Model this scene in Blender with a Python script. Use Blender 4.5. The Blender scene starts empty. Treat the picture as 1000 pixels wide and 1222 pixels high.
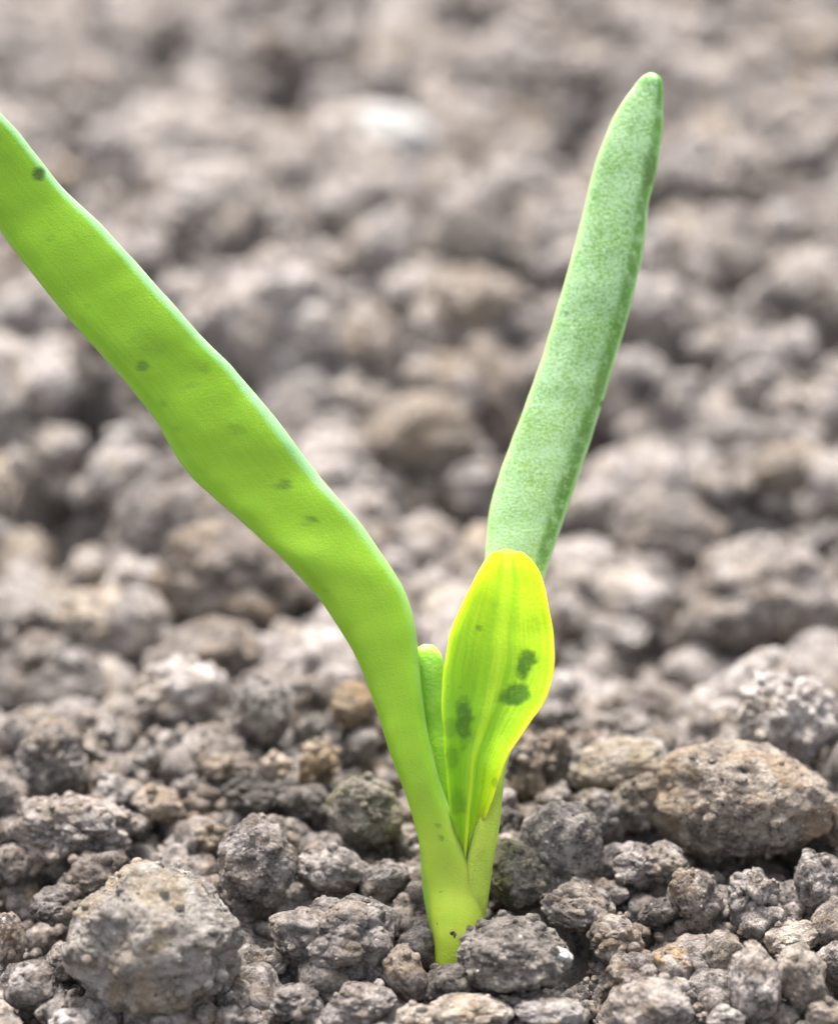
import bpy, math
import numpy as np
from mathutils import Vector, Matrix

# ------------------------------------------------------------------ camera, sky, sun, exposure
S = 0.01                                   # everything below is worked out in centimetres
PITCH, VFOV = math.radians(30.0), math.radians(27.0)
W_, H_ = 1000.0, 1222.0
FPX = (H_ / 2) / math.tan(VFOV / 2)
cp, sp_ = math.cos(PITCH), math.sin(PITCH)
AX_R = np.array([1.0, 0.0, 0.0])
AX_U = np.array([0.0, sp_, cp])
AX_F = np.array([0.0, cp, -sp_])
def ray(px, py):
    return AX_F + AX_R * ((px - W_ / 2) / FPX) - AX_U * ((py - H_ / 2) / FPX)
D0 = 13.0
CAM = -ray(545, 1122) * D0
def P(px, py, d):
    return CAM + ray(px, py) * d
def G(px, py, z=0.0):
    r = ray(px, py); t = (z - CAM[2]) / r[2]
    return CAM + r * t, t
def proj(p):
    v = np.asarray(p) - CAM
    d = v @ AX_F
    return W_ / 2 + FPX * (v @ AX_R) / d, H_ / 2 - FPX * (v @ AX_U) / d, d

scn = bpy.context.scene
COL = scn.collection
cd = bpy.data.cameras.new('camera'); cam = bpy.data.objects.new('camera', cd); COL.objects.link(cam)
cam.location = Vector(CAM * S); cam.rotation_euler = (math.pi / 2 - PITCH, 0, 0)
cd.sensor_fit = 'VERTICAL'; cd.sensor_height = 36.0; cd.lens = 18.0 / math.tan(VFOV / 2)
cd.clip_start = 0.005; cd.clip_end = 50.0
cd.dof.use_dof = True; cd.dof.focus_distance = 12.82 * S; cd.dof.aperture_fstop = cd.lens / 3.8
cd.dof.aperture_blades = 0
scn.camera = cam

SUN_EL, SUN_AZ = math.radians(62), math.radians(-14)      # azimuth measured from straight behind the plant
world = bpy.data.worlds.new('World'); scn.world = world; world.use_nodes = True
wn = world.node_tree.nodes; wl = world.node_tree.links; wn.clear()
sky = wn.new('ShaderNodeTexSky'); sky.sky_type = 'NISHITA'; sky.sun_disc = False
sky.sun_elevation = SUN_EL; sky.sun_rotation = SUN_AZ; sky.dust_density = 6.0; sky.air_density = 1.0; sky.ozone_density = 1.0
hs = wn.new('ShaderNodeHueSaturation'); hs.inputs['Saturation'].default_value = 0.35
bg = wn.new('ShaderNodeBackground'); bg.inputs['Strength'].default_value = 0.082
wo = wn.new('ShaderNodeOutputWorld')
wl.new(sky.outputs[0], hs.inputs['Color']); wl.new(hs.outputs[0], bg.inputs[0]); wl.new(bg.outputs[0], wo.inputs[0])

sd = bpy.data.lights.new('sun', 'SUN'); sun = bpy.data.objects.new('sun', sd); COL.objects.link(sun)
sd.energy = 1.5; sd.angle = math.radians(10); sd.color = (1.0, 0.955, 0.89)
tosun = Vector((math.sin(SUN_AZ) * math.cos(SUN_EL), math.cos(SUN_AZ) * math.cos(SUN_EL), math.sin(SUN_EL)))
sun.rotation_euler = tosun.to_track_quat('Z', 'Y').to_euler(); sun.location = (0, 0.1, 0.5)

scn.view_settings.view_transform = 'Standard'; scn.view_settings.look = 'None'
scn.view_settings.gamma = 1.0; scn.view_settings.use_curve_mapping = False
scn.view_settings.exposure = 2.27
scn.render.engine = 'CYCLES'
cy = scn.cycles
cy.use_denoising = True
try: cy.denoiser = 'OPENIMAGEDENOISE'; cy.denoising_input_passes = 'RGB_ALBEDO_NORMAL'; cy.denoising_prefilter = 'ACCURATE'
except Exception: pass
cy.max_bounces = 8; cy.diffuse_bounces = 3; cy.glossy_bounces = 2; cy.transmission_bounces = 4; cy.sample_clamp_indirect = 5.0
scn.render.film_transparent = False

# ------------------------------------------------------------------ noise in numpy
def _hash(ix, iy, iz, k):
    M = np.uint32
    h = (ix.astype(M) * M(374761393)) ^ (iy.astype(M) * M(668265263)) ^ (iz.astype(M) * M(2147483647 - 5)) ^ M((k * 2654435761) & 0xffffffff)
    h = (h ^ (h >> M(13))) * M(1274126177)
    h = (h ^ (h >> M(15))) * M(2246822519)
    return (h ^ (h >> M(16))).astype(np.float32) / np.float32(4294967295.0)
def perlin(p, k=0):
    p = np.asarray(p, dtype=np.float32); i = np.floor(p).astype(np.int64); f = p - i
    w = f * f * f * (f * (f * 6 - 15) + 10)
    out = np.zeros(len(p), np.float32)
    for dx in (0, 1):
        for dy in (0, 1):
            for dz in (0, 1):
                a, b, c = i[:, 0] + dx, i[:, 1] + dy, i[:, 2] + dz
                g = (_hash(a, b, c, k + 1) * 2 - 1) * (f[:, 0] - dx) + (_hash(a, b, c, k + 2) * 2 - 1) * (f[:, 1] - dy) + (_hash(a, b, c, k + 3) * 2 - 1) * (f[:, 2] - dz)
                out += g * (w[:, 0] if dx else 1 - w[:, 0]) * (w[:, 1] if dy else 1 - w[:, 1]) * (w[:, 2] if dz else 1 - w[:, 2])
    return out * 1.3
def fbm(p, o=4, k=0, gain=0.5):
    s = 0; a = 1.0; p = np.asarray(p, dtype=np.float32)
    for j in range(o):
        s = s + a * perlin(p * (2.03 ** j) + 7.3 * j, k + 11 * j); a *= gain
    return s
def worley(p, k=0, flat=False):
    """round bumps, 0 between them and up to 1 on top of each"""
    p = np.asarray(p, dtype=np.float32); i = np.floor(p).astype(np.int64)
    best = np.zeros(len(p), np.float32)
    for dx in (-1, 0, 1):
        for dy in (-1, 0, 1):
            for dz in ((0,) if flat else (-1, 0, 1)):
                a, b, c = i[:, 0] + dx, i[:, 1] + dy, i[:, 2] + dz
                r = 0.45 + 0.5 * _hash(a, b, c, k + 4)
                d2 = (a + _hash(a, b, c, k + 1) - p[:, 0]) ** 2 + (b + _hash(a, b, c, k + 2) - p[:, 1]) ** 2
                if not flat: d2 = d2 + (c + _hash(a, b, c, k + 3) - p[:, 2]) ** 2
                best = np.maximum(best, r * np.sqrt(np.maximum(0, 1 - d2 / (r * r))))
    return best

rng = np.random.default_rng(7)

# ------------------------------------------------------------------ mesh helpers
def mesh_from(name, verts, faces, mat, smooth=True):
    verts = np.ascontiguousarray(verts, np.float32); faces = np.ascontiguousarray(faces, np.int32)
    me = bpy.data.meshes.new(name); n = faces.shape[1]
    me.vertices.add(len(verts)); me.vertices.foreach_set('co', verts.ravel())
    me.loops.add(faces.size); me.loops.foreach_set('vertex_index', faces.ravel())
    me.polygons.add(len(faces)); me.polygons.foreach_set('loop_start', np.arange(0, faces.size, n, dtype=np.int32))
    me.polygons.foreach_set('use_smooth', np.full(len(faces), smooth))
    me.update(calc_edges=True); me.materials.append(mat)
    return me
def link(name, me, parent=None, loc=None):
    o = bpy.data.objects.new(name, me); COL.objects.link(o)
    if loc is not None: o.location = loc
    if parent: o.parent = parent
    return o
def tag(o, label=None, cat=None, group=None, kind=None):
    for k, v in (('label', label), ('category', cat), ('group', group), ('kind', kind)):
        if v: o[k] = v
_ico = {}
def ico(n):
    if n not in _ico:
        if n == 0:
            t = (1 + 5 ** .5) / 2
            v = np.array([[-1,t,0],[1,t,0],[-1,-t,0],[1,-t,0],[0,-1,t],[0,1,t],[0,-1,-t],[0,1,-t],[t,0,-1],[t,0,1],[-t,0,-1],[-t,0,1]], float)
            v /= np.linalg.norm(v[0])
            f = np.array([[0,11,5],[0,5,1],[0,1,7],[0,7,10],[0,10,11],[1,5,9],[5,11,4],[11,10,2],[10,7,6],[7,1,8],[3,9,4],[3,4,2],[3,2,6],[3,6,8],[3,8,9],[4,9,5],[2,4,11],[6,2,10],[8,6,7],[9,8,1]])
        else:
            v0, f0 = ico(n - 1); N = len(v0)
            e = np.concatenate([f0[:, [0, 1]], f0[:, [1, 2]], f0[:, [2, 0]]]); e.sort(axis=1)
            u, inv = np.unique(e, axis=0, return_inverse=True); inv = inv.ravel()
            m = v0[u[:, 0]] + v0[u[:, 1]]; m /= np.linalg.norm(m, axis=1)[:, None]
            v = np.concatenate([v0, m]); F = len(f0)
            a, b, c = N + inv[:F], N + inv[F:2 * F], N + inv[2 * F:]
            f = np.concatenate([np.stack([f0[:, 0], a, c], 1), np.stack([f0[:, 1], b, a], 1), np.stack([f0[:, 2], c, b], 1), np.stack([a, b, c], 1)])
        _ico[n] = (v, f)
    return _ico[n]

# ------------------------------------------------------------------ materials
class NT:
    def __init__(s, name):
        s.m = bpy.data.materials.new(name); s.m.use_nodes = True; s.n = s.m.node_tree.nodes; s.l = s.m.node_tree.links; s.n.clear()
        s.out = s.n.new('ShaderNodeOutputMaterial'); s.p = s.n.new('ShaderNodeBsdfPrincipled'); s.l.new(s.p.outputs[0], s.out.inputs[0])
        g = s.n.new('ShaderNodeNewGeometry'); vm = s.n.new('ShaderNodeVectorMath'); vm.operation = 'SCALE'; vm.inputs['Scale'].default_value = 1 / S
        s.l.new(g.outputs['Position'], vm.inputs[0]); s.pos = vm.outputs[0]
    def set(s, node, key, v):
        if hasattr(v, 'is_output') or isinstance(v, bpy.types.NodeSocket): s.l.new(v, node.inputs[key])
        else: node.inputs[key].default_value = v
    def noise(s, scale, detail=4, rough=0.55, vec=None, dist=0.0):
        t = s.n.new('ShaderNodeTexNoise'); s.l.new(vec or s.pos, t.inputs['Vector'])
        t.inputs['Scale'].default_value = scale; t.inputs['Detail'].default_value = detail; t.inputs['Roughness'].default_value = rough; t.inputs['Distortion'].default_value = dist
        return t.outputs['Fac']
    def voro(s, scale, vec=None, out='Distance'):
        t = s.n.new('ShaderNodeTexVoronoi'); s.l.new(vec or s.pos, t.inputs['Vector']); t.inputs['Scale'].default_value = scale
        return t.outputs[out]
    def ramp(s, fac, a, b, lo=0.0, hi=1.0):
        m = s.n.new('ShaderNodeMapRange'); m.interpolation_type = 'SMOOTHSTEP'; s.set(m, 0, fac)
        m.inputs[1].default_value = a; m.inputs[2].default_value = b; m.inputs[3].default_value = lo; m.inputs[4].default_value = hi
        return m.outputs[0]
    def mix(s, fac, a, b, mode='MIX'):
        m = s.n.new('ShaderNodeMix'); m.data_type = 'RGBA'; m.blend_type = mode
        s.set(m, 0, fac)
        for k, v in ((6, a), (7, b)):
            s.set(m, k, v if isinstance(v, bpy.types.NodeSocket) else (*v, 1.0))
        return m.outputs[2]
    def math(s, op, a, b=0.0):
        m = s.n.new('ShaderNodeMath'); m.operation = op; s.set(m, 0, a); s.set(m, 1, b); return m.outputs[0]
    def attr(s, name):
        a = s.n.new('ShaderNodeAttribute'); a.attribute_name = name; return a.outputs['Fac']
    def bump(s, h, dist, strength=1.0, nrm=None):
        b = s.n.new('ShaderNodeBump'); b.inputs['Distance'].default_value = dist; b.inputs['Strength'].default_value = strength
        s.l.new(h, b.inputs['Height'])
        if nrm: s.l.new(nrm, b.inputs['Normal'])
        return b.outputs[0]

def soil_mat(name, base, dark, light, stain=None, stain_amt=0.0, var=0.3):
    base = tuple(x * 1.10 for x in base); light = tuple(min(0.78, x * 1.18) for x in light)
    t = NT(name)
    rnd = t.n.new('ShaderNodeObjectInfo').outputs['Random']
    n1 = t.noise(1.7, 5, 0.6); n2 = t.noise(9, 5, 0.65); n3 = t.noise(45, 3, 0.6)
    c = t.mix(t.ramp(n1, 0.35, 0.68), base, light)
    c = t.mix(t.ramp(n2, 0.62, 0.38), c, dark)
    c = t.mix(t.math('MULTIPLY', t.ramp(n3, 0.4, 0.7), 0.35), c, light)
    if stain:
        ns = t.noise(2.6, 4, 0.6, dist=0.6)
        c = t.mix(t.math('MULTIPLY', t.ramp(ns, 0.46, 0.62), stain_amt), c, stain)
    # mineral grains: black and pale flecks
    vc = t.voro(26, out='Color'); vd = t.voro(26)
    sep = t.n.new('ShaderNodeSeparateColor'); t.l.new(vc, sep.inputs[0])
    fl = t.math('MULTIPLY', t.ramp(sep.outputs[0], 0.90, 0.93), t.ramp(vd, 0.34, 0.22))
    c = t.mix(t.math('MULTIPLY', fl, 0.8), c, (0.035, 0.03, 0.027))
    fl2 = t.math('MULTIPLY', t.ramp(sep.outputs[1], 0.94, 0.96), t.ramp(vd, 0.3, 0.2))
    c = t.mix(t.math('MULTIPLY', fl2, 0.8), c, (0.62, 0.58, 0.52))
    br = t.n.new('ShaderNodeHueSaturation'); t.l.new(c, br.inputs['Color'])
    t.l.new(t.ramp(rnd, 0, 1, 1 - var, 1 + var), br.inputs['Value'])
    t.l.new(br.outputs[0], t.p.inputs['Base Color'])
    t.p.inputs['Roughness'].default_value = 0.86; t.p.inputs['Specular IOR Level'].default_value = 0.28
    h = t.math('ADD', t.noise(24, 6, 0.7), t.math('MULTIPLY', t.noise(80, 3, 0.6), 0.35))
    h = t.math('SUBTRACT', h, t.math('MULTIPLY', t.voro(17), 0.4))
    t.l.new(t.bump(h, 0.075 * S, 1.0), t.p.inputs['Normal'])
    return t.m

M = {
 'grey':  soil_mat('grey soil', (0.268, 0.236, 0.220), (0.105, 0.090, 0.083), (0.46, 0.412, 0.385), (0.38, 0.28, 0.18), 0.25, var=0.14),
 'brown': soil_mat('brown soil', (0.228, 0.192, 0.172), (0.090, 0.073, 0.064), (0.40, 0.345, 0.305), (0.38, 0.27, 0.16), 0.35, var=0.14),
 'dark':  soil_mat('dark moist soil', (0.165, 0.142, 0.13), (0.07, 0.06, 0.054), (0.24, 0.215, 0.19)),
 'tan':   soil_mat('tan soil', (0.36, 0.30, 0.25), (0.18, 0.148, 0.123), (0.54, 0.47, 0.41), (0.44, 0.33, 0.22), 0.4),
 'pale':  soil_mat('pale soil and painted haze', (0.415, 0.370, 0.350), (0.185, 0.161, 0.151), (0.56, 0.512, 0.488), (0.50, 0.40, 0.28), 0.3, var=0.2),  # own tone of the near pale clods; far off it also carries painted haze
 'ochre': soil_mat('ochre stained soil', (0.30, 0.225, 0.15), (0.13, 0.095, 0.07), (0.42, 0.34, 0.26), (0.42, 0.29, 0.17), 0.8, var=0.15),
 'mossy': soil_mat('algae tinted soil', (0.23, 0.20, 0.165), (0.09, 0.078, 0.06), (0.37, 0.33, 0.28), (0.27, 0.25, 0.13), 0.7, var=0.12),
 'light': soil_mat('light grey soil', (0.33, 0.30, 0.275), (0.17, 0.148, 0.13), (0.50, 0.46, 0.425), (0.46, 0.34, 0.20), 0.4, var=0.05),
 'tawny': soil_mat('tawny soil', (0.29, 0.24, 0.20), (0.12, 0.095, 0.08), (0.46, 0.40, 0.34), (0.44, 0.31, 0.19), 0.5, var=0.05),
 'white': soil_mat('white mineral chip', (0.72, 0.70, 0.66), (0.55, 0.50, 0.45), (0.80, 0.79, 0.77), var=0.05),
}
# ------------------------------------------------------------------ the ground: one lumpy sheet
def swell(x, y):
    p = np.stack([np.asarray(x) * 0.16, np.asarray(y) * 0.16, np.zeros_like(np.asarray(x)) + 3.1], -1).reshape(-1, 3)
    r = np.sqrt(np.asarray(x) ** 2 + np.asarray(y) ** 2).reshape(-1)
    u = np.clip((np.asarray(y).reshape(-1) + 0.25 * np.sin(np.asarray(x).reshape(-1) * 1.3) - 1.9) / 2.4, 0, 1)      # behind the seedling's row the bed drops a little
    return (perlin(p, 5) * 1.0 * np.clip((r - 2) / 7, 0, 1) - 1.1 * u * u * (3 - 2 * u)).reshape(np.shape(x))
GF = 'clods lying around the seedling'
HERO = [
 # px, py, w, h, material, style, roll, lift, label
 (187, 1125, 212, 190, 'light', 'boulder', -18, .30, 'largest grey boulder-like clod, rounded, at the bottom left of the seedling'),
 (62, 907, 80, 88, 'grey', 'lumpy', 5, .45, 'knobbly round grey clod standing up near the left edge, in front of the blurred soil'),
 (92, 985, 165, 88, 'grey', 'lumpy', -5, .42, 'wide crusty clod overhanging a dark gap above the largest boulder-like clod'),
 (115, 1045, 95, 62, 'brown', 'rough', 8, .25, 'dull brown clod tucked under the wide crusty clod at left'),
 (436, 970, 88, 100, 'mossy', 'smooth', 12, .42, 'upright egg-shaped clod with green tinge, immediately left of the seedling stalk'),
 (308, 1026, 98, 108, 'grey', 'rough', 8, .50, 'round grey clod perched above a small dark hollow, right of the largest clod'),
 (398, 1118, 158, 102, 'grey', 'lumpy', -6, .30, 'broad lumpy clod between the largest boulder-like clod and the stalk foot'),
 (312, 848, 74, 88, 'grey', 'smooth', 0, .45, 'upright tan-grey clod, slightly blurred, standing behind the left in-focus clods'),
 (268, 913, 66, 44, 'brown', 'rough', 0, .35, 'small wrinkled oval clod just behind the dark crumbs left of centre'),
 (382, 910, 52, 52, 'ochre', 'lumpy', 0, .42, 'rounded clod with an orange patch behind the green tinged egg-shaped clod'),
 (330, 916, 42, 34, 'tan', 'smooth', 0, .35, 'little tan clod between the wrinkled oval clod and the orange patched clod'),
 (144, 946, 58, 44, 'pale', 'smooth', 0, .40, 'pale knobby clod directly behind the wide crusty clod'),
 (188, 958, 62, 40, 'tan', 'smooth', -8, .40, 'warm tan clod to the right of the pale knobby clod at left'),
 (300, 952, 76, 50, 'dark', 'lumpy', 0, .30, 'dark crumbly clump behind the perched round grey clod'),
 (364, 958, 66, 42, 'dark', 'lumpy', 0, .28, 'dark flattened clump touching the green tinged egg-shaped clod on its left'),
 (398, 1040, 90, 66, 'grey', 'lumpy', -10, .25, 'crumbly clod resting behind the broad lumpy clod left of the stalk'),
 (482, 1163, 52, 74, 'brown', 'smooth', 25, .25, 'narrow leaning clod beside the foot of the stalk, lower left'),
 (434, 1195, 80, 46, 'grey', 'smooth', 0, .30, 'low rounded clod at the bottom edge below the broad lumpy clod'),
 (33, 1178, 72, 60, 'grey', 'smooth', 0, .35, 'round clod in the bottom left corner beside the largest clod'),
 (64, 1205, 42, 34, 'grey', 'smooth', 0, .35, 'small round clod at the bottom edge between corner clod and largest clod'),
 (70, 1080, 60, 48, 'grey', 'lumpy', 0, .30, 'crumbly clod at the left shoulder of the largest boulder-like clod'),
 (10, 1120, 42, 70, 'brown', 'smooth', 0, .30, 'upright clod cut off by the left edge above the bottom corner clod'),
 (20, 1030, 42, 50, 'grey', 'smooth', 0, .30, 'grey clod cut by the left edge below the wide crusty clod'),
 (88, 1222, 60, 34, 'pale', 'smooth', 0, .30, 'pale clod cut off by the bottom edge below the largest clod'),
 (250, 1000, 46, 34, 'tan', 'smooth', 0, .30, 'small flat pinkish clod behind and left of the perched round grey clod'),
 (257, 1053, 22, 20, 'tan', 'smooth', 0, .8, 'tiny tan grain on the upper right shoulder of the largest clod'),
 (882, 957, 220, 138, 'tawny', 'boulder', -3, .42, 'largest clod on the right, brown and pitted, wide as a loaf'),
 (766, 956, 80, 74, 'tan', 'rough', 10, .60, 'tan nub pressed against the left end of the large loaf-like clod'),
 (986, 985, 60, 58, 'brown', 'lumpy', 0, .40, 'brown clod at the right edge joined to the loaf-like clod'),
 (737, 910, 124, 64, 'light', 'smooth', 10, .75, 'smooth grey egg-shaped clod lying on its side behind the loaf-like clod'),
 (668, 1004, 106, 110, 'grey', 'smooth', -14, .40, 'tall rounded clod with a pale top and dark face, right of the stalk'),
 (619, 1046, 80, 86, 'mossy', 'rough', 0, .38, 'rounded clod with yellow-green patch touching the right side of the stalk'),
 (612, 1145, 140, 100, 'dark', 'rough', -4, .34, 'dark grey clod in front of the right side of the stalk foot'),
 (538, 1176, 74, 56, 'dark', 'lumpy', 0, .16, 'dark crumbly clod directly in front of the stalk foot'),
 (773, 1031, 94, 62, 'grey', 'lumpy', -4, .45, 'wrinkled double-lobed clod below the tan nub'),
 (828, 1074, 68, 88, 'brown', 'rough', 20, .32, 'shaded leaning clod below the wrinkled double-lobed clod'),
 (898, 1071, 60, 68, 'grey', 'lumpy', 0, .40, 'angular knobbly clod in the dark gap below the loaf-like clod'),
 (944, 1091, 26, 32, 'grey', 'smooth', 0, .40, 'little clod beside the angular knobbly clod on its right'),
 (980, 1056, 66, 84, 'grey', 'rough', 0, .35, 'grey clod cut by the right edge under the loaf-like clod'),
 (900, 1172, 64, 102, 'grey', 'smooth', 6, .35, 'tall upright grey clod near the bottom right corner'),
 (858, 1140, 46, 62, 'tan', 'smooth', -25, .36, 'pale tan clod leaning against the left of the tall upright grey clod'),
 (954, 1168, 62, 88, 'tan', 'smooth', 15, .36, 'tall tan clod to the right of the tall upright grey clod'),
 (946, 1118, 80, 36, 'tan', 'smooth', 8, .40, 'low tan clod lying above the two tall clods at bottom right'),
 (986, 1210, 52, 40, 'tan', 'smooth', 0, .30, 'tan clod in the bottom right corner'),
 (776, 1198, 104, 62, 'grey', 'smooth', -5, .36, 'smooth grey clod at the bottom edge left of the tall upright grey clod'),
 (744, 1162, 44, 34, 'brown', 'smooth', 0, .40, 'small smooth brown clod just behind the smooth bottom edge clod'),
 (804, 1152, 56, 44, 'ochre', 'lumpy', 0, .30, 'orange patched clod right of the dark clod in front of the stalk'),
 (625, 918, 52, 88, 'brown', 'lumpy', 0, .38, 'upright wrinkled clod just right of the young yellow leaf'),
 (664, 905, 46, 78, 'brown', 'lumpy', 6, .38, 'second upright clod right of the young leaf, beside the smooth egg-shaped one'),
 (705, 868, 64, 34, 'grey', 'smooth', 0, .38, 'flat oval clod behind the two upright clods right of the young leaf'),
 (716, 976, 78, 72, 'grey', 'lumpy', 0, .30, 'crumbly clump behind the tall rounded clod with pale top'),
 (600, 985, 52, 42, 'dark', 'lumpy', 0, .35, 'dark crumbly clod against the stalk behind the yellow-green patched one'),
 (690, 1085, 96, 66, 'grey', 'lumpy', -10, .30, 'crumbly grey clump in front of the tall rounded clod with pale top'),
 (732, 1120, 66, 54, 'brown', 'lumpy', 0, .30, 'crumbly brown clump between orange patched clod and dark clod'),
 (786, 1090, 50, 42, 'dark', 'lumpy', 0, .30, 'dark clump left of the shaded leaning clod'),
 (730, 1066, 42, 34, 'grey', 'smooth', 0, .34, 'small rounded clod below left of the wrinkled double-lobed clod'),
 (560, 1208, 110, 40, 'tan', 'smooth', 0, .32, 'pale tan clod along the bottom edge below the stalk foot'),
 (655, 1206, 88, 34, 'pale', 'smooth', 0, .32, 'pale flattish clod along the bottom edge below the dark grey clod'),
 (500, 1216, 56, 32, 'tan', 'smooth', 0, .30, 'warm tan clod at the bottom edge left of the stalk foot'),
 (352, 1195, 60, 40, 'grey', 'lumpy', 0, .28, 'crumbly clod at the bottom edge right of the largest clod'),
 (866, 1216, 50, 30, 'grey', 'smooth', 0, .30, 'low clod at the bottom edge under the tall upright grey clod'),
 (940, 858, 126, 116, 'pale', 'lumpy', 0, .45, 'big pale soft-focus clod behind the loaf-like clod near the right edge'),
 (778, 842, 100, 60, 'grey', 'rough', 0, .40, 'oval soft-focus clod behind the smooth egg-shaped clod'),
 (855, 868, 76, 40, 'pale', 'smooth', -8, .36, 'pale flat clod between the big pale clod and the oval soft-focus clod'),
 (682, 818, 46, 46, 'pale', 'smooth', 0, .40, 'very pale small clod just right of the young leaf'),
 (420, 840, 52, 56, 'ochre', 'smooth', 0, .42, 'brown rounded clod touching the left leaf from behind'),
 (372, 868, 40, 34, 'dark', 'lumpy', 0, .35, 'dark little clod left of the brown rounded one behind the left leaf'),
 (272, 695, 190, 150, 'brown', 'lumpy', -8, .42, 'big shadowy blurred clod left of the bend in the left leaf'),
 (135, 742, 150, 80, 'tan', 'lumpy', -6, .40, 'long tan blurred clod in the soil at middle left'),
 (55, 815, 170, 120, 'grey', 'lumpy', -6, .36, 'broad grey blurred mound at the left edge behind the in-focus clods'),
 (215, 828, 120, 84, 'pale', 'lumpy', 0, .32, 'pale broken blurred mound behind the wrinkled oval clod'),
 (908, 715, 185, 160, 'grey', 'lumpy', 0, .44, 'big rugged blurred clod at the right edge, level with the young leaf tip'),
 (800, 638, 150, 96, 'grey', 'rough', -5, .42, 'wide grey blurred clod right of the base of the right leaf'),
 (748, 712, 96, 66, 'pale', 'smooth', 0, .40, 'pale rounded blurred clod right of the young leaf tip'),
 (735, 760, 84, 44, 'pale', 'rough', 10, .36, 'flat pale blurred clod beside the widest part of the young leaf'),
 (500, 520, 142, 104, 'tan', 'smooth', 0, .42, 'big rounded tan blurred clod between the two long leaves'),
 (462, 168, 120, 84, 'white', 'smooth', -6, .42, 'brightest whitish blurred clod near the top, left of the right leaf tip'),
 (160, 575, 130, 56, 'pale', 'smooth', -3, .40, 'flat pale blurred clod below the left leaf at far left'),
 (212, 270, 100, 58, 'tan', 'smooth', 0, .40, 'tan blurred clod just above the left leaf near its upper part'),
 (330, 205, 110, 72, 'pale', 'smooth', 0, .42, 'pale blurred clod with a dark hollow beneath it, upper left of centre'),
 (950, 560, 110, 70, 'tan', 'smooth', 0, .40, 'tan blurred clod at the right edge above the big rugged one'),
 (560, 575, 70, 52, 'pale', 'smooth', 0, .40, 'pale blurred clod touching the left side of the right leaf near its foot'),
]
def settle(px, py, over):
    """where the line of sight through a point of the photograph meets the bed, a height over() above it"""
    zc = 0.0
    for _ in range(14):
        c, d = G(px, py, zc); zc = 0.5 * zc + 0.5 * (float(swell(c[0], c[1])) + over(d))
    return G(px, py, zc)
HC = []
for hrow in HERO:
    c, d = settle(hrow[0], hrow[1], lambda d: hrow[7] * hrow[3] * d / FPX); HC.append((c[0], c[1], hrow[2] * d / FPX / 2))
HC = np.array(HC)
def ground_height(x, y):
    z = swell(x, y).ravel(); p = np.stack([x.ravel(), y.ravel(), np.zeros(x.size)], 1)
    far = np.clip((p[:, 1] - 1.5) / 8, 0, 1)
    w = p + 0.25 * np.stack([perlin(p * 1.1, 31), perlin(p * 1.1, 32), 0 * p[:, 0]], 1)
    hol = perlin(p * 0.80, 120) + 0.45 * perlin(p * 1.7, 130)
    keep = np.ones(len(p))
    for hx, hy, hr in HC:                                          # no hollow opens right under a big clod
        dd = np.hypot(p[:, 0] - hx, p[:, 1] - hy); keep = np.minimum(keep, np.clip((dd / hr - 0.75) / 0.5, 0, 1))
    z = z - 0.50 - (1.5 + 1.1 * far) * keep * np.clip((hol - 0.10) / 0.24, 0, 1) * np.clip((p[:, 1] - 2.2) / 2.5, 0, 1) + 0.25 * far * perlin(p * 1.0, 140) + (0.30 + 0.45 * far) * worley(w / 1.35, 40, True) + (0.22 + 0.16 * far) * worley(w / 0.55 + 4, 50, True) + 0.10 * worley(w / 0.23 + 9, 60, True)
    z = z + 0.035 * worley(p / 0.09, 70, True) + 0.13 * fbm(p * 1.6, 5, 80, 0.6)
    return z.reshape(x.shape)
def axis(lo, hi, c0, c1, d, g):
    a = list(np.arange(c0, c1, d)); s = d
    while a[-1] < hi: s *= g; a.append(a[-1] + s)
    s = d
    while a[0] > lo: s *= g; a.insert(0, a[0] - s)
    return np.array(a)
gx = axis(-150, 150, -5.0, 5.0, 0.024, 1.012); gy = axis(-60, 300, -3.0, 4.0, 0.024, 1.0065)
X, Y = np.meshgrid(gx, gy); Z = ground_height(X, Y)
nx, ny = len(gx), len(gy); idx = np.arange(nx * ny).reshape(ny, nx)
fq = np.stack([idx[:-1, :-1].ravel(), idx[:-1, 1:].ravel(), idx[1:, 1:].ravel(), idx[1:, :-1].ravel()], 1)
soil = link('soil', mesh_from('soil', np.stack([X.ravel(), Y.ravel(), Z.ravel()], 1) * S, fq, M['grey']))
tag(soil, 'dry crumbly grey brown garden soil under the seedling', 'soil', kind='structure')

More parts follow.
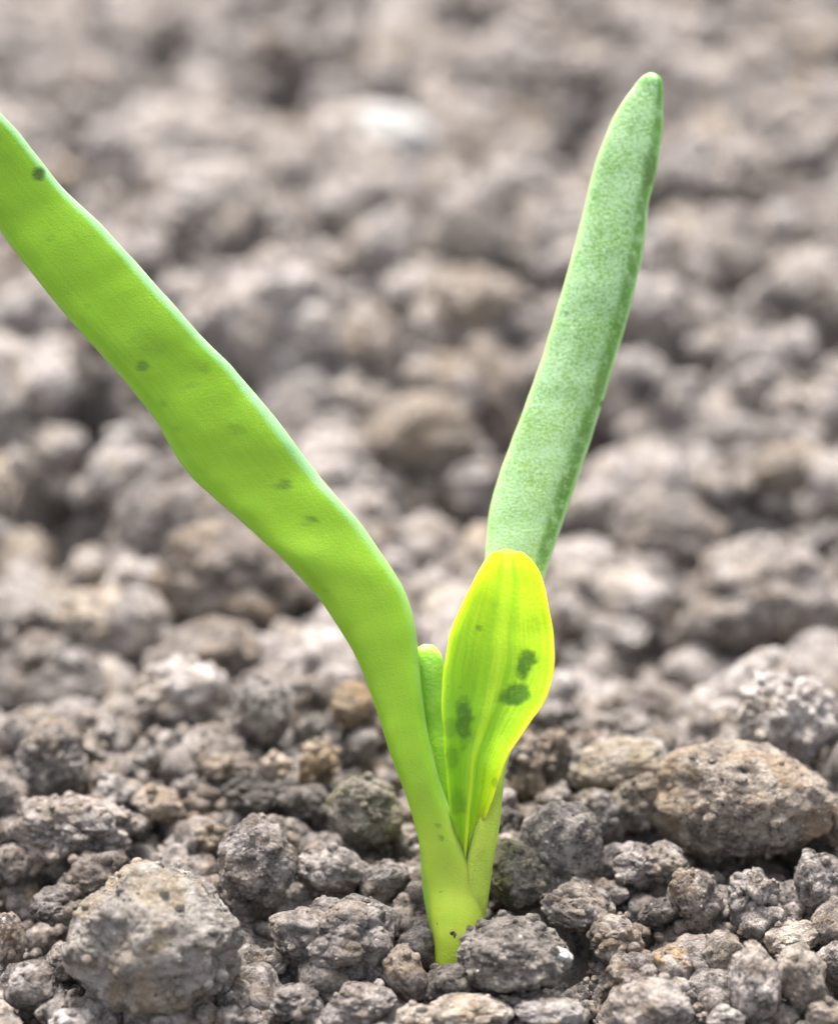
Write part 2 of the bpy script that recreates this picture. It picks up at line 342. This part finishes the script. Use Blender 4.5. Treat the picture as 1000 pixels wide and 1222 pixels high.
# ------------------------------------------------------------------ clods
def clod_shape(level, seed, style, size):
    """unit clod; size (cm) sets how coarse the crumbs on its surface are"""
    v, f = ico(level); v = v.astype(np.float32); o = np.float32(seed * 13.7)
    r0 = size / 2
    low = fbm(v * 0.9 + o, 2, seed)
    q = v * r0 + o                                             # in centimetres, for features of a fixed real size
    if style == 'boulder':
        rad = 1 + 0.24 * low + 0.07 * fbm(v * 2.4 + o, 3, seed + 1)
        rad += (0.05 * (worley(q / 0.22, seed + 2) - 0.4) + 0.025 * (worley(q / 0.08, seed + 3) - 0.4) + 0.06 * fbm(q * 4.5, 5, seed + 4, 0.62)) / r0 * 0.75
    elif style == 'smooth':
        rad = 1 + 0.15 * low + 0.06 * fbm(v * 2.2 + o, 3, seed + 1)
        rad += (0.05 * fbm(q * 4.5, 4, seed + 2, 0.6) + 0.012 * worley(q / 0.07, seed + 3)) / r0 * 0.8
    elif style == 'rough':
        rad = 1 + 0.20 * low + 0.10 * fbm(v * 2.0 + o, 3, seed + 1)
        rad += (0.06 * (worley(q / 0.30 + 0.15 * low[:, None], seed + 2) - 0.4) + 0.03 * (worley(q / 0.11, seed + 3) - 0.4) + 0.055 * fbm(q * 5, 4, seed + 4, 0.6)) / r0 * 0.7
    else:                                                     # lumpy: an agglomerate of crumbs
        rad = 0.86 + 0.22 * low + 0.30 * (worley(v * 1.15 + o, seed + 1) - 0.3) + 0.08 * fbm(v * 2.5 + o, 2, seed + 5)
        rad += (0.13 * (worley(q / 0.26, seed + 2) - 0.35) + 0.055 * (worley(q / 0.10, seed + 3) - 0.35) + 0.05 * fbm(q * 6, 3, seed + 4)) / r0 * 0.75
    out = v * np.maximum(rad, 0.35)[:, None]
    flat = 0.80 + 0.1 * ((seed * 37) % 5) / 5                    # planar break faces
    for j in range(3 if style != 'lumpy' else 1):
        rr = np.random.default_rng(seed * 10 + j).normal(size=3); rr /= np.linalg.norm(rr)
        dpl = out @ rr; lim = flat + 0.12 * fbm(out * 2.0 + o, 2, seed + 9)
        over = dpl > lim
        out[over] -= ((dpl - lim)[over] * 0.55)[:, None] * rr
    out -= (out.max(0) + out.min(0)) / 2
    return out, f

placed = []                                                    # (x, y, radius) in world cm
CLODS = []
def add_clod(px, py, w, h, matk, style, label, roll=0.0, lift=0.30, seed=None, level=None, group=None, name='soil_clod', cat='clod', depth=None):
    """px,py,w,h: where the clod shows in the photograph and how large; it becomes a solid of that size on the ground"""
    c, d = settle(px, py, lambda d: lift * h * d / FPX)
    k = d / FPX; wx, hz = w * k, h * k; size = (wx + hz) / 2
    seed = len(CLODS) + 100 if seed is None else seed
    level = level or (6 if w > 95 and py > 820 else 5 if (w > 34 and py > 560) or w > 80 else 4)
    v, f = clod_shape(level, seed, style, size)
    ext = (v.max(0) - v.min(0))
    # local frame: x across, z up in the picture plane (half tilted towards the camera), y depth
    sc = np.array([wx, (depth or 0.92) * size, hz]) / ext
    v = v * sc
    a = math.radians(roll); R1 = np.array([[math.cos(a), 0, -math.sin(a)], [0, 1, 0], [math.sin(a), 0, math.cos(a)]])
    v = v @ R1.T
    b = -PITCH * 0.6; R2 = np.array([[1, 0, 0], [0, math.cos(b), -math.sin(b)], [0, math.sin(b), math.cos(b)]])
    v = v @ R2.T
    if py > 790 and style != 'none' and level >= 5:            # grit sticking to the clod, part of its crust
        g = np.random.default_rng(seed + 5); n = int({'boulder': 60, 'smooth': 22, 'rough': 60, 'lumpy': 70}[style] * size / 0.6)
        gv, gf = ico(1) if level == 5 else ico(2); parts = [v]; fs = [f]; off = len(v)
        for vi in g.integers(0, len(v), n):
            if abs(v[vi][0]) > 0.42 * wx: continue
            rr = 0.012 + 0.034 * g.random() ** 2.5
            parts.append(v[vi] * 1.0 + gv * rr * g.uniform(.7, 1.2, 3) * (1 + 0.25 * perlin(gv * 1.5 + vi % 97, seed)[:, None])); fs.append(gf + off); off += len(gv)
        v = np.concatenate(parts); f = np.concatenate(fs)
    o = link(name, mesh_from(name, v * S, f, M[matk]), loc=Vector(c * S))
    tag(o, label, cat, group)
    CLODS.append(o); placed.append((c[0], c[1], size / 2))
    return o

for i, (px, py, w, h, mk, st, roll, lift, lab) in enumerate(HERO):
    add_clod(px, py, w, h, mk, st, lab, roll, lift, group=GF if py > 800 else 'blurred clods in the soil behind the seedling', seed=200 + i)
o = add_clod(667, 1140, 34, 20, 'white', 'smooth', 'tiny white stone chip on the dark grey clod by the stalk foot', roll=-25, lift=2.6, name='stone_chip', cat='stone chip', seed=901)

# the many smaller and farther clods: one mesh of each sort, then copies
LIB = {}
for st in ('smooth', 'rough', 'lumpy'):
    for lv in (4, 5):
        for q in range(5):
            for mk in ('grey', 'brown', 'tan', 'pale', 'dark'):
                if (st, lv, q) not in LIB:
                    v, f = clod_shape(lv, 500 + q * 7 + lv + len(st), st, 0.7 if lv == 4 else 0.55)
                    v = v / (v.max(0) - v.min(0)).mean()
                    LIB[(st, lv, q)] = {}
                    for m2 in ('grey', 'brown', 'tan', 'pale', 'dark'):
                        LIB[(st, lv, q)][m2] = None
                    LIB[(st, lv, q)]['vf'] = (v, f)
def lib_mesh(st, lv, q, mk):
    e = LIB[(st, lv, q)]
    if e[mk] is None:
        e[mk] = mesh_from('soil_clod', e['vf'][0] * S, e['vf'][1], M[mk])
    return e[mk]
SHADE = {'grey': 'grey', 'brown': 'brown', 'tan': 'tan', 'pale': 'pale', 'dark': 'dark'}
PA = np.array(placed)
cand = []
TRY, NMAX = 60000, 210
rs = np.random.default_rng(21)
tries = [(rs.uniform(-40, 1040), rs.uniform(-25, 1215), rs.random(), rs.random()) for _ in range(TRY)]
def want(stage, py, u):
    if py > 830: return 0.0 if stage < 2 else 0.24 + 0.16 * u
    return (0.88 + 0.55 * u, 0.58 + 0.25 * u, 0.40 + 0.16 * u)[stage]
cells = {}
def free(x, y, r):
    d = np.hypot(PA[:, 0] - x, PA[:, 1] - y)
    return np.all(d > (PA[:, 2] + r) * 0.80)
newc = []
for stage, quota in ((0, 55), (1, 150), (2, 215)):
    for (px, py, u, u2) in tries[stage * 20000:(stage + 1) * 20000]:
        if len(newc) >= quota: break
        dia = want(stage, py, u)
        if dia == 0: continue
        zc = 0.0
        for _ in range(10):
            c, d = G(px, py, zc); zc = 0.5 * zc + 0.5 * (float(swell(c[0], c[1])) + (0.2 if py > 830 else 0.08) * dia)
        c, d = G(px, py, zc)
        if not free(c[0], c[1], dia / 2): continue
        PA = np.vstack([PA, [c[0], c[1], dia / 2]]); newc.append((px, py, c[0], c[1], zc, dia, d, u2))
for k, (px, py, x, y, z, dia, d, u2) in enumerate(newc):
    near = py > 830
    if not near:                                                   # let it lie in the bed where it stands
        q = np.linspace(0, 6.28, 9)[:-1]; qq = np.concatenate([x + dia * .3 * np.cos(q), [x]]), np.concatenate([y + dia * .3 * np.sin(q), [y]])
        z = float(ground_height(*qq).mean()) + 0.22 * dia; px, py, d = proj((x, y, z))
    mk = rs.choice(['grey', 'brown', 'tan', 'pale', 'dark'], p=[.38, .30, .12, .10, .10] if near else [.28, .08, .12, .49, .03])  # far clods mostly pale: distance haze put into their colour
    st = rs.choice(['smooth', 'rough', 'lumpy'], p=[.4, .3, .3] if near else [.15, .40, .45])
    o = link('soil_clod', lib_mesh(st, 5 if near or dia > 0.9 and py > 300 else 4, int(rs.integers(5)), mk), loc=Vector((x * S, y * S, z * S)))
    o.rotation_euler = (rs.uniform(0, 6.28), rs.uniform(0, 6.28), rs.uniform(0, 6.28))
    s = dia * np.array([rs.uniform(.9, 1.25), rs.uniform(.85, 1.1), rs.uniform(.75, 1.0)]); o.scale = tuple(s)
    szw = 'large' if dia > 0.88 else 'medium' if dia > 0.57 else 'small'
    a, b = int(np.clip(round(px / 10), 0, 100)), int(np.clip(round(py / 12.22), 0, 100))
    where = 'sharp foreground' if near else 'blurred background' if py < 560 else 'soft-focus middle'
    tag(o, f'{szw} {SHADE[mk]} clod in the {where}, {a} percent across and {b} percent down the photo', 'clod',
        'small clods among the crumbs around the seedling' if near else 'blurred clods in the soil behind the seedling')
    CLODS.append(o)

# ------------------------------------------------------------------ crumbs: countless grains between the clods
def crumbs(name, n, xr, yr, dmin, dmax, lv, mk, seed, label, dens=1.0, power=2.2):
    r = np.random.default_rng(seed)
    vs = [clod_shape(lv, 800 + j, ('lumpy', 'smooth', 'rough')[j % 3], 0.3)[0] for j in range(8)]; f = ico(lv)[1]
    x = r.uniform(*xr, n * 2); y = r.uniform(*yr, n * 2)
    keep = perlin(np.stack([x * 0.9, y * 0.9, x * 0 + 5], 1), 91) + r.normal(0, .22, n * 2) > (-0.12 if yr[1] < 5 else -0.05)
    x, y = x[keep][:n], y[keep][:n]; n = len(x)
    dia = dmin + (dmax - dmin) * r.random(n) ** power
    z = ground_height(x, y) + dia * 0.22 + 0.10 * r.random(n) ** 3
    nv = len(vs[0]); V = np.empty((n, nv, 3), np.float32)
    q = r.normal(size=(n, 4)); q /= np.linalg.norm(q, axis=1)[:, None]
    w, a, b, c = q.T
    R = np.stack([1-2*(b*b+c*c), 2*(a*b-c*w), 2*(a*c+b*w), 2*(a*b+c*w), 1-2*(a*a+c*c), 2*(b*c-a*w), 2*(a*c-b*w), 2*(b*c+a*w), 1-2*(a*a+b*b)], 1).reshape(n, 3, 3)
    for j in range(n):
        V[j] = (vs[j % 8] * (dia[j] / 2)) @ R[j].T
    V += np.stack([x, y, z], 1)[:, None, :]
    F = (f[None] + (np.arange(n) * nv)[:, None, None]).reshape(-1, 3)
    o = link(name, mesh_from(name, V.reshape(-1, 3) * S, F, M[mk]))
    tag(o, label, 'soil crumbs', kind='stuff')
crumbs('soil_crumbs', 6500, (-4.2, 4.2), (-2.6, 4.0), 0.05, 0.24, 3, 'grey', 1, 'fine grey crumbs filling the gaps between the in-focus clods', power=2.6)
crumbs('soil_crumbs', 9000, (-4.0, 4.0), (-2.2, 3.6), 0.03, 0.13, 2, 'brown', 2, 'fine brown crumbs filling the gaps between the in-focus clods')
crumbs('soil_crumbs', 14000, (-3.8, 3.8), (-2.2, 3.2), 0.02, 0.07, 1, 'grey', 6, 'dust-like crumbs sifted between the in-focus clods')
crumbs('soil_crumbs', 1700, (-10, 10), (3.0, 24), 0.32, 0.62, 3, 'pale', 5, 'larger pale blurred crumbs over the soil in the background')  # paleness partly background haze, put into the crumb colour
crumbs('soil_crumbs', 12000, (-10, 10), (2.6, 22), 0.10, 0.36, 2, 'pale', 3, 'pale blurred crumbs over the soil in the background')  # finer far crumbs, veiling haze likewise put into their colour
crumbs('soil_crumbs', 7000, (-11, 11), (-4, 22), 0.10, 0.36, 2, 'grey', 4, 'grey blurred crumbs over the soil in the background')

# ------------------------------------------------------------------ the seedling
def catmull(K, n):
    K = np.asarray(K, float); m = len(K)
    seg = np.linalg.norm(np.diff((K[:, 0:2] + K[:, 2:4]) / 2, axis=0), axis=1) ** 0.7 + 4
    t = np.concatenate([[0], np.cumsum(seg)]); t /= t[-1]
    # finite-difference tangents on the uneven knots
    T = np.zeros_like(K)
    for i in range(m):
        a, b = max(i - 1, 0), min(i + 1, m - 1)
        T[i] = (K[b] - K[a]) / (t[b] - t[a])
    q = np.linspace(0, 1, n); j = np.clip(np.searchsorted(t, q, 'right') - 1, 0, m - 2)
    h = (t[j + 1] - t[j])[:, None]; u = ((q - t[j]) / (t[j + 1] - t[j]))[:, None]
    return (2*u**3-3*u**2+1)*K[j] + (u**3-2*u**2+u)*h*T[j] + (-2*u**3+3*u**2)*K[j+1] + (u**3-u**2)*h*T[j+1]
def blade(name, K, mat, parent, origin, n=420, m=72, e=0.75, rib=0.0, spots=(), wob=0.0, seed=0, endcap=True):
    """K rows: Lx Ly Rx Ry | depth at left, depth at right, half thickness (cm), cup (cm)"""
    Q = catmull(K, n)
    th = np.linspace(0, 2 * math.pi, m, endpoint=False)
    cs, sn = np.cos(th), np.sin(th)
    ax = np.sign(cs) * np.abs(cs) ** e; ay = np.sign(sn) * np.abs(sn) ** e
    Lw = np.array([P(q[0], q[1], q[4]) for q in Q]); Rw = np.array([P(q[2], q[3], q[5]) for q in Q])
    C = (Lw + Rw) / 2; A = (Rw - Lw) / 2
    Tn = np.gradient(C, axis=0); N = np.cross(Tn, A); N /= np.linalg.norm(N, axis=1)[:, None] + 1e-9
    sgn = np.sign((N @ -AX_F)); N *= sgn[:, None]
    V = C[:, None] + A[:, None] * ax[None, :, None]
    cup = Q[:, 7][:, None] * (ax ** 2 * (1 + 0.35 * ax))[None]
    tk = np.maximum(Q[:, 6], 0.001)[:, None] * ay[None]
    if rib:
        tk = tk + rib * np.exp(-(ax / 0.10) ** 2)[None] * (ay > 0)[None] * np.clip(np.linspace(1.0, 0.05, n), 0, 1)[:, None]
    V = V + N[:, None] * (tk + cup)[..., None]
    V = V.reshape(-1, 3)
    if wob:
        nz = fbm(V * 1.7 + seed, 3, seed)
        V = V + np.repeat(N, m, 0) * (wob * nz)[:, None] + np.repeat(A / (np.linalg.norm(A, axis=1)[:, None] + 1e-9), m, 0) * (wob * 0.5 * fbm(V * 3.5 + seed + 9, 2, seed) )[:, None]
    I = np.arange(n * m).reshape(n, m); J = np.roll(I, -1, 1)
    F = np.stack([I[:-1].ravel(), J[:-1].ravel(), J[1:].ravel(), I[1:].ravel()], 1)
    capv = np.array([V[:m].mean(0), V[-m:].mean(0)]); k0 = len(V); V2 = np.vstack([V, capv])
    tri = [[k0, I[0, (j + 1) % m], I[0, j], I[0, j]] for j in range(m)]
    me = bpy.data.meshes.new(name)
    faces = [tuple(a) for a in F.tolist()] + [(k0, int(I[0, (j + 1) % m]), int(I[0, j])) for j in range(m)] + [(k0 + 1, int(I[-1, j]), int(I[-1, (j + 1) % m])) for j in range(m)]
    me.from_pydata(((V2 - origin) * S).tolist(), [], faces)
    me.polygons.foreach_set('use_smooth', np.ones(len(me.polygons), bool)); me.materials.append(mat)
    # surface data: distance along the blade, across it, and its dark spots
    along = np.append(np.repeat(np.linspace(0, 1, n), m), [0, 1]); across = np.append(np.tile(ax, n), [0, 0])
    pxy = np.array(proj(V2.T.T)[0:2]).T if False else None
    vv = V2 - CAM; dd = vv @ AX_F; PX = 500 + FPX * (vv @ AX_R) / dd; PY = 611 - FPX * (vv @ AX_U) / dd
    sp = np.zeros(len(V2)); wn_ = 0.42 * fbm(V2 * 9.0, 3, 77, 0.7)
    for (sx, sy, rx, ry, ang, amt) in spots:
        a = math.radians(ang); dx, dy = PX - sx, PY - sy
        u = (dx * math.cos(a) + dy * math.sin(a)) / rx; v = (-dx * math.sin(a) + dy * math.cos(a)) / ry
        q = np.sqrt(u * u + v * v) + wn_
        sp = np.maximum(sp, amt * np.clip((1.25 - q) / 0.5, 0, 1))
    for nm, arr in (('along', along), ('across', across), ('spots', sp)):
        at = me.attributes.new(nm, 'FLOAT', 'POINT'); at.data.foreach_set('value', arr.astype(np.float32))
    me.update()
    bm_ = __import__('bmesh').new(); bm_.from_mesh(me); __import__('bmesh').ops.recalc_face_normals(bm_, faces=bm_.faces[:]); bm_.to_mesh(me); bm_.free()
    return link(name, me, parent)

def leaf_mat(name, c0, c1, c2, edge, spotc, sss, rough=0.42, powder=0.0, powderc=None, stripe=None, sheen=0.0, rim_sheen=None, veins_fold_shade=None, grain=38, lines=0.0, a1=(0.05, 0.24), a2=(0.25, 0.75), bump=0.02, sssr=(0.5, 1.0, 0.12)):
    t = NT(name); al = t.attr('along'); ac = t.attr('across'); spt = t.attr('spots')
    c = t.mix(t.ramp(al, *a1), c0, c1); c = t.mix(t.ramp(al, *a2), c, c2)
    n1 = t.noise(2.2, 4, 0.55)
    c = t.mix(t.math('MULTIPLY', t.ramp(n1, 0.35, 0.7), 0.35), c, tuple(x * 0.72 for x in c2))
    if lines:                                              # faint parallel vein lines along the blade
        cx = t.n.new('ShaderNodeCombineXYZ'); t.l.new(t.math('MULTIPLY', ac, 9.0), cx.inputs[0]); t.l.new(t.math('MULTIPLY', al, 4.0), cx.inputs[1])
        c = t.mix(t.math('MULTIPLY', t.ramp(t.noise(1.6, 3, 0.6, vec=cx.outputs[0]), 0.42, 0.62), lines), c, tuple(min(1, x * 1.3 + 0.02) for x in c2))
    if powder:
        np_ = t.noise(64, 5, 0.75); n2 = t.noise(3.0, 3, 0.6)
        amt = t.math('MULTIPLY', t.ramp(t.math('ADD', np_, t.math('MULTIPLY', n2, 0.35)), 0.50, 0.78), t.ramp(al, 0.25, 0.5, 0.0, powder))
        c = t.mix(amt, c, powderc)
    if stripe:
        st = t.math('MULTIPLY', t.ramp(ac, 0.42, 0.66), t.ramp(ac, 0.95, 0.84))
        st = t.math('MULTIPLY', st, t.ramp(t.noise(14, 4, 0.7), 0.30, 0.55))
        st = t.math('MULTIPLY', st, t.ramp(al, 0.3, 0.45)); c = t.mix(t.math('MULTIPLY', st, 0.8), c, stripe)
    c = t.mix(t.ramp(t.math('ABSOLUTE', ac), 0.86, 1.0), c, edge)
    if rim_sheen: c = t.mix(t.math('MULTIPLY', t.ramp(ac, 0.74, 0.88), t.ramp(al, 0.30, 0.5, 0.2, 0.9)), c, rim_sheen)  # sheen along the right edge painted as a pale colour band
    if veins_fold_shade:
        w1 = t.ramp(t.math('ABSOLUTE', ac), 0.13, 0.03); c = t.mix(t.math('MULTIPLY', w1, 0.6), c, veins_fold_shade[0])
        fold_shade = t.math('MULTIPLY', t.ramp(ac, 0.05, -0.55), t.ramp(al, 0.85, 0.35)); c = t.mix(t.math('MULTIPLY', fold_shade, 0.7), c, veins_fold_shade[2])  # shade of the cupped left fold painted as darker green
        w2 = t.math('MULTIPLY', t.ramp(t.math('ABSOLUTE', ac), 0.08, 0.2), t.ramp(t.math('ABSOLUTE', ac), 0.42, 0.24)); c = t.mix(t.math('MULTIPLY', w2, 0.55), c, veins_fold_shade[1])
    c = t.mix(t.math('MULTIPLY', spt, t.ramp(t.noise(30, 3, 0.6), 0.30, 0.50, 0.74, 1.0)), c, spotc)
    dk = t.math('ADD', t.noise(24, 3, 0.6), t.ramp(al, 0.22, 0.0, 0.0, 0.06))
    c = t.mix(t.math('MULTIPLY', t.ramp(dk, 0.735, 0.77), 0.7), c, tuple(x * 0.35 for x in c1))
    t.l.new(c, t.p.inputs['Base Color'])
    t.p.subsurface_method = 'RANDOM_WALK' if hasattr(t.p, 'subsurface_method') else None
    t.p.inputs['Subsurface Weight'].default_value = sss
    t.p.inputs['Subsurface Radius'].default_value = sssr; t.p.inputs['Subsurface Scale'].default_value = 0.16 * S
    t.p.inputs['Roughness'].default_value = rough; t.p.inputs['Specular IOR Level'].default_value = 0.4
    t.p.inputs['Sheen Weight'].default_value = sheen; t.p.inputs['Sheen Roughness'].default_value = 0.45
    h = t.math('ADD', t.noise(grain, 3, 0.6), t.math('MULTIPLY', t.noise(5, 1, 0.4), 0.5))
    h = t.math('SUBTRACT', h, t.math('MULTIPLY', spt, 0.3))
    t.l.new(t.bump(h, bump * S, 1.0), t.p.inputs['Normal'])
    return t.m
BASE = (0.46, 0.57, 0.06)
mL = leaf_mat('left leaf green', BASE, (0.235, 0.41, 0.012), (0.20, 0.385, 0.002), (0.26, 0.44, 0.05), (0.05, 0.12, 0.004), 0.85, 0.42, rim_sheen=(0.27, 0.46, 0.27), bump=0.0035, grain=80, lines=0.15)
mR = leaf_mat('right leaf powdery green', BASE, (0.32, 0.47, 0.07), (0.11, 0.27, 0.015), (0.38, 0.56, 0.24), (0.05, 0.10, 0.015), 0.5, 0.5, powder=0.95, powderc=(0.42, 0.62, 0.36), stripe=(0.085, 0.23, 0.006), a1=(0.32, 0.5), a2=(0.42, 0.7), bump=0.010, grain=80, lines=0.3)
mY = leaf_mat('young leaf yellow green', (0.44, 0.54, 0.01), (0.27, 0.50, 0.004), (0.53, 0.74, 0.002), (0.54, 0.74, 0.02), (0.05, 0.16, 0.002), 0.9, 0.42, bump=0.005, sssr=(1.0, 1.0, 0.05), veins_fold_shade=((0.43, 0.64, 0.02), (0.29, 0.54, 0.004), (0.15, 0.37, 0.004)), lines=0.2, a2=(0.45, 0.9))
mS = leaf_mat('stalk pale green', BASE, BASE, BASE, BASE, (0.15, 0.2, 0.03), 0.85, 0.40, bump=0.012)
mI = leaf_mat('inner leaf pale green', (0.30, 0.50, 0.03), (0.34, 0.58, 0.04), (0.42, 0.66, 0.11), (0.45, 0.65, 0.18), (0.15, 0.2, 0.03), 0.85, 0.35, bump=0.01)

root = bpy.data.objects.new('seedling', None); COL.objects.link(root); root.location = (0, 0, 0); root.empty_display_size = 0.01
tag(root, 'small bright green seedling with two long narrow leaves and a yellow young leaf', 'seedling')
org = np.zeros(3)
d = 13.0
blade('stalk', [
 (524, 1185, 566, 1185, d+.02, d+.02, .14, 0), (519, 1132, 572, 1132, d+.02, d+.02, .16, 0), (512, 1094, 578, 1092, d+.03, d+.03, .165, 0), (508, 1060, 583, 1056, d+.05, d+.05, .15, 0),
 (508, 1030, 584, 1026, d+.07, d+.07, .12, 0), (510, 1005, 582, 1000, d+.09, d+.09, .09, 0), (518, 978, 576, 970, d+.12, d+.12, .05, 0), (535, 955, 565, 950, d+.14, d+.14, .01, 0)],
 mS, root, org, n=240, m=72, e=0.95, wob=0.012, seed=3)
LS = [(46, 208, 8, 9, 0, 1.0), (171, 437, 7, 6, 0, .65), (180, 407, 24, 15, 20, .2), (340, 578, 7, 6, 0, .6), (371, 621, 8, 7, 0, .65), (285, 512, 9, 6, 30, .3),
      (245, 440, 6, 6, 0, .2), (225, 462, 5, 4, 0, .3), (262, 500, 18, 8, 40, .12), (104, 366, 6, 4, 0, .2), (195, 482, 5, 4, 0, .2), (210, 512, 6, 4, 0, .2), (388, 705, 5, 3, 0, .2), (60, 285, 4, 3, 0, .2), (527, 1000, 3, 4, 0, .5), (524, 985, 3, 3, 0, .5)]
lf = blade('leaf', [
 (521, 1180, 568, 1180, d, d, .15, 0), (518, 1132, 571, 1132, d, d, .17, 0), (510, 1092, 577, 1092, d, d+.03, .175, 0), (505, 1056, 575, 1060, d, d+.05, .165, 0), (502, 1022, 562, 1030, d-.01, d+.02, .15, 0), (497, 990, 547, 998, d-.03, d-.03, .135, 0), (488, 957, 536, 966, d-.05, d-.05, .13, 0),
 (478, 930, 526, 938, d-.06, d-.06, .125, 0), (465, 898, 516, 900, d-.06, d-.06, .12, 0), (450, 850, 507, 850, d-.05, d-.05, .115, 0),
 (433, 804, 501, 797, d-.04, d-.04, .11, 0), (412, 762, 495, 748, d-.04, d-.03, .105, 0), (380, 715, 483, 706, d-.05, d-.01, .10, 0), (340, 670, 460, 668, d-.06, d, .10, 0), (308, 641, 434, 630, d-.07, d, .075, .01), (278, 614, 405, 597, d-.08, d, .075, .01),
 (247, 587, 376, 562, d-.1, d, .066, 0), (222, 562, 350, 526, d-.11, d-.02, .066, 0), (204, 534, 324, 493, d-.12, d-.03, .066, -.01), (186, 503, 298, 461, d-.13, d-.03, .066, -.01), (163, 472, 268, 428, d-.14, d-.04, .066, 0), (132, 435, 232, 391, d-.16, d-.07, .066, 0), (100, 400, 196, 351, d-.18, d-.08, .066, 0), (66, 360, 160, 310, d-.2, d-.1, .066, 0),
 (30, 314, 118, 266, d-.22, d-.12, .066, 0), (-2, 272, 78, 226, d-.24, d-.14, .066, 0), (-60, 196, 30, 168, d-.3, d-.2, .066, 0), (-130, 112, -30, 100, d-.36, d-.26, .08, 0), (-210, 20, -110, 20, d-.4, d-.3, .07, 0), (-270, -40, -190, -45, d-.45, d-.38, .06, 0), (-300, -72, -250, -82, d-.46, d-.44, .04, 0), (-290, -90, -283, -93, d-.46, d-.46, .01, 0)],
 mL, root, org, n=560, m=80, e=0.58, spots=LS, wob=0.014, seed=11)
tag(lf, 'long bright green leaf arching up to the left')
rf = blade('leaf', [
 (532, 1180, 568, 1180, d+.03, d+.02, .09, 0), (534, 1132, 573, 1130, d+.02, d+.0, .12, 0), (540, 1085, 581, 1082, d-.01, d+.0, .12, 0), (553, 1035, 587, 1030, d-.03, d-.02, .10, 0), (566, 985, 596, 980, d-.06, d-.05, .08, 0), (578, 930, 602, 925, d-.02, d-.0, .07, 0), (566, 860, 618, 870, d+.16, d+.16, .08, 0),
 (572, 780, 632, 785, d+.22, d+.22, .07, 0), (575, 710, 643, 715, d+.26, d+.26, .06, 0), (580, 650, 660, 660, d+.3, d+.3, .042, -.03), (588, 592, 681, 598, d+.32, d+.34, .038, -.05), (606, 540, 702, 540, d+.34, d+.38, .038, -.05), (628, 480, 722, 478, d+.36, d+.42, .038, -.05),
 (648, 425, 740, 418, d+.38, d+.45, .038, -.05), (665, 368, 756, 360, d+.4, d+.48, .038, -.05), (683, 305, 770, 300, d+.43, d+.5, .038, -.05), (700, 240, 776, 242, d+.46, d+.52, .036, -.04), (711, 195, 786, 200, d+.48, d+.54, .036, -.04),
 (727, 152, 791, 158, d+.5, d+.56, .034, -.03), (744, 121, 792, 125, d+.52, d+.57, .032, -.02), (757, 103, 791, 106, d+.54, d+.57, .03, -.01), (766, 92, 788, 94, d+.55, d+.57, .03, 0), (774, 87, 781, 87.5, d+.56, d+.57, .01, 0)],
 mR, root, org, n=480, m=72, e=0.6, wob=0.014, seed=23, spots=[(719, 483, 4, 4, 0, 1), (676, 375, 3, 3, 0, .7), (755, 155, 3, 3, 0, .6), (775, 205, 9, 20, 0, .35), (700, 545, 3, 4, 0, .6)])
tag(rf, 'long powdery pale green leaf rising to the right')
inl = blade('leaf', [
 (515, 990, 548, 990, d+.05, d+.05, .05, .0), (510, 930, 542, 930, d+.06, d+.06, .05, 0), (502, 870, 535, 870, d+.06, d+.06, .05, 0), (497, 820, 529, 820, d+.06, d+.06, .05, 0), (495, 790, 528, 790, d+.05, d+.05, .05, 0), (499, 775, 525, 778, d+.05, d+.05, .045, 0), (507, 769, 518, 770, d+.05, d+.05, .02, 0)],
 mI, root, org, n=160, m=56, e=0.9, wob=0.04, seed=31)
tag(inl, 'short pale inner leaf between the left leaf and the young leaf')
YS = [(627, 795, 10, 18, 25, .9), (616, 829, 12, 17, 62, .9), (552, 860, 10, 28, -4, .85), (545, 958, 10, 15, 10, .4), (540, 905, 8, 14, 0, .45), (572, 750, 4, 4, 0, .5), (590, 935, 4, 6, 0, .5), (538, 868, 9, 12, 0, .35)]
yl = blade('leaf', [
 (545, 1045, 560, 1045, d-.0, d-.0, .03, .0), (541, 1005, 568, 1002, d-.04, d-.02, .035, .03), (533, 950, 583, 950, d-.09, d-.06, .035, .09), (528, 905, 600, 898, d-.13, d-.10, .035, .12), (526, 860, 628, 858, d-.15, d-.12, .035, .13),
 (526, 825, 648, 828, d-.16, d-.13, .035, .13), (528, 790, 659, 792, d-.16, d-.13, .035, .12), (535, 755, 657, 762, d-.16, d-.12, .035, .11), (547, 728, 653, 725, d-.15, d-.12, .035, .10), (560, 700, 646, 698, d-.14, d-.11, .035, .08),
 (572, 680, 637, 678, d-.12, d-.1, .035, .06), (582, 666, 627, 665, d-.1, d-.09, .03, .04), (591, 659, 617, 659, d-.09, d-.08, .025, .02), (600, 656.5, 608, 656.5, d-.09, d-.09, .008, 0)],
 mY, root, org, n=360, m=96, e=0.6, rib=0.05, wob=0.022, seed=47, spots=YS)
tag(yl, 'cupped yellow-green young leaf with three dark oval spots')
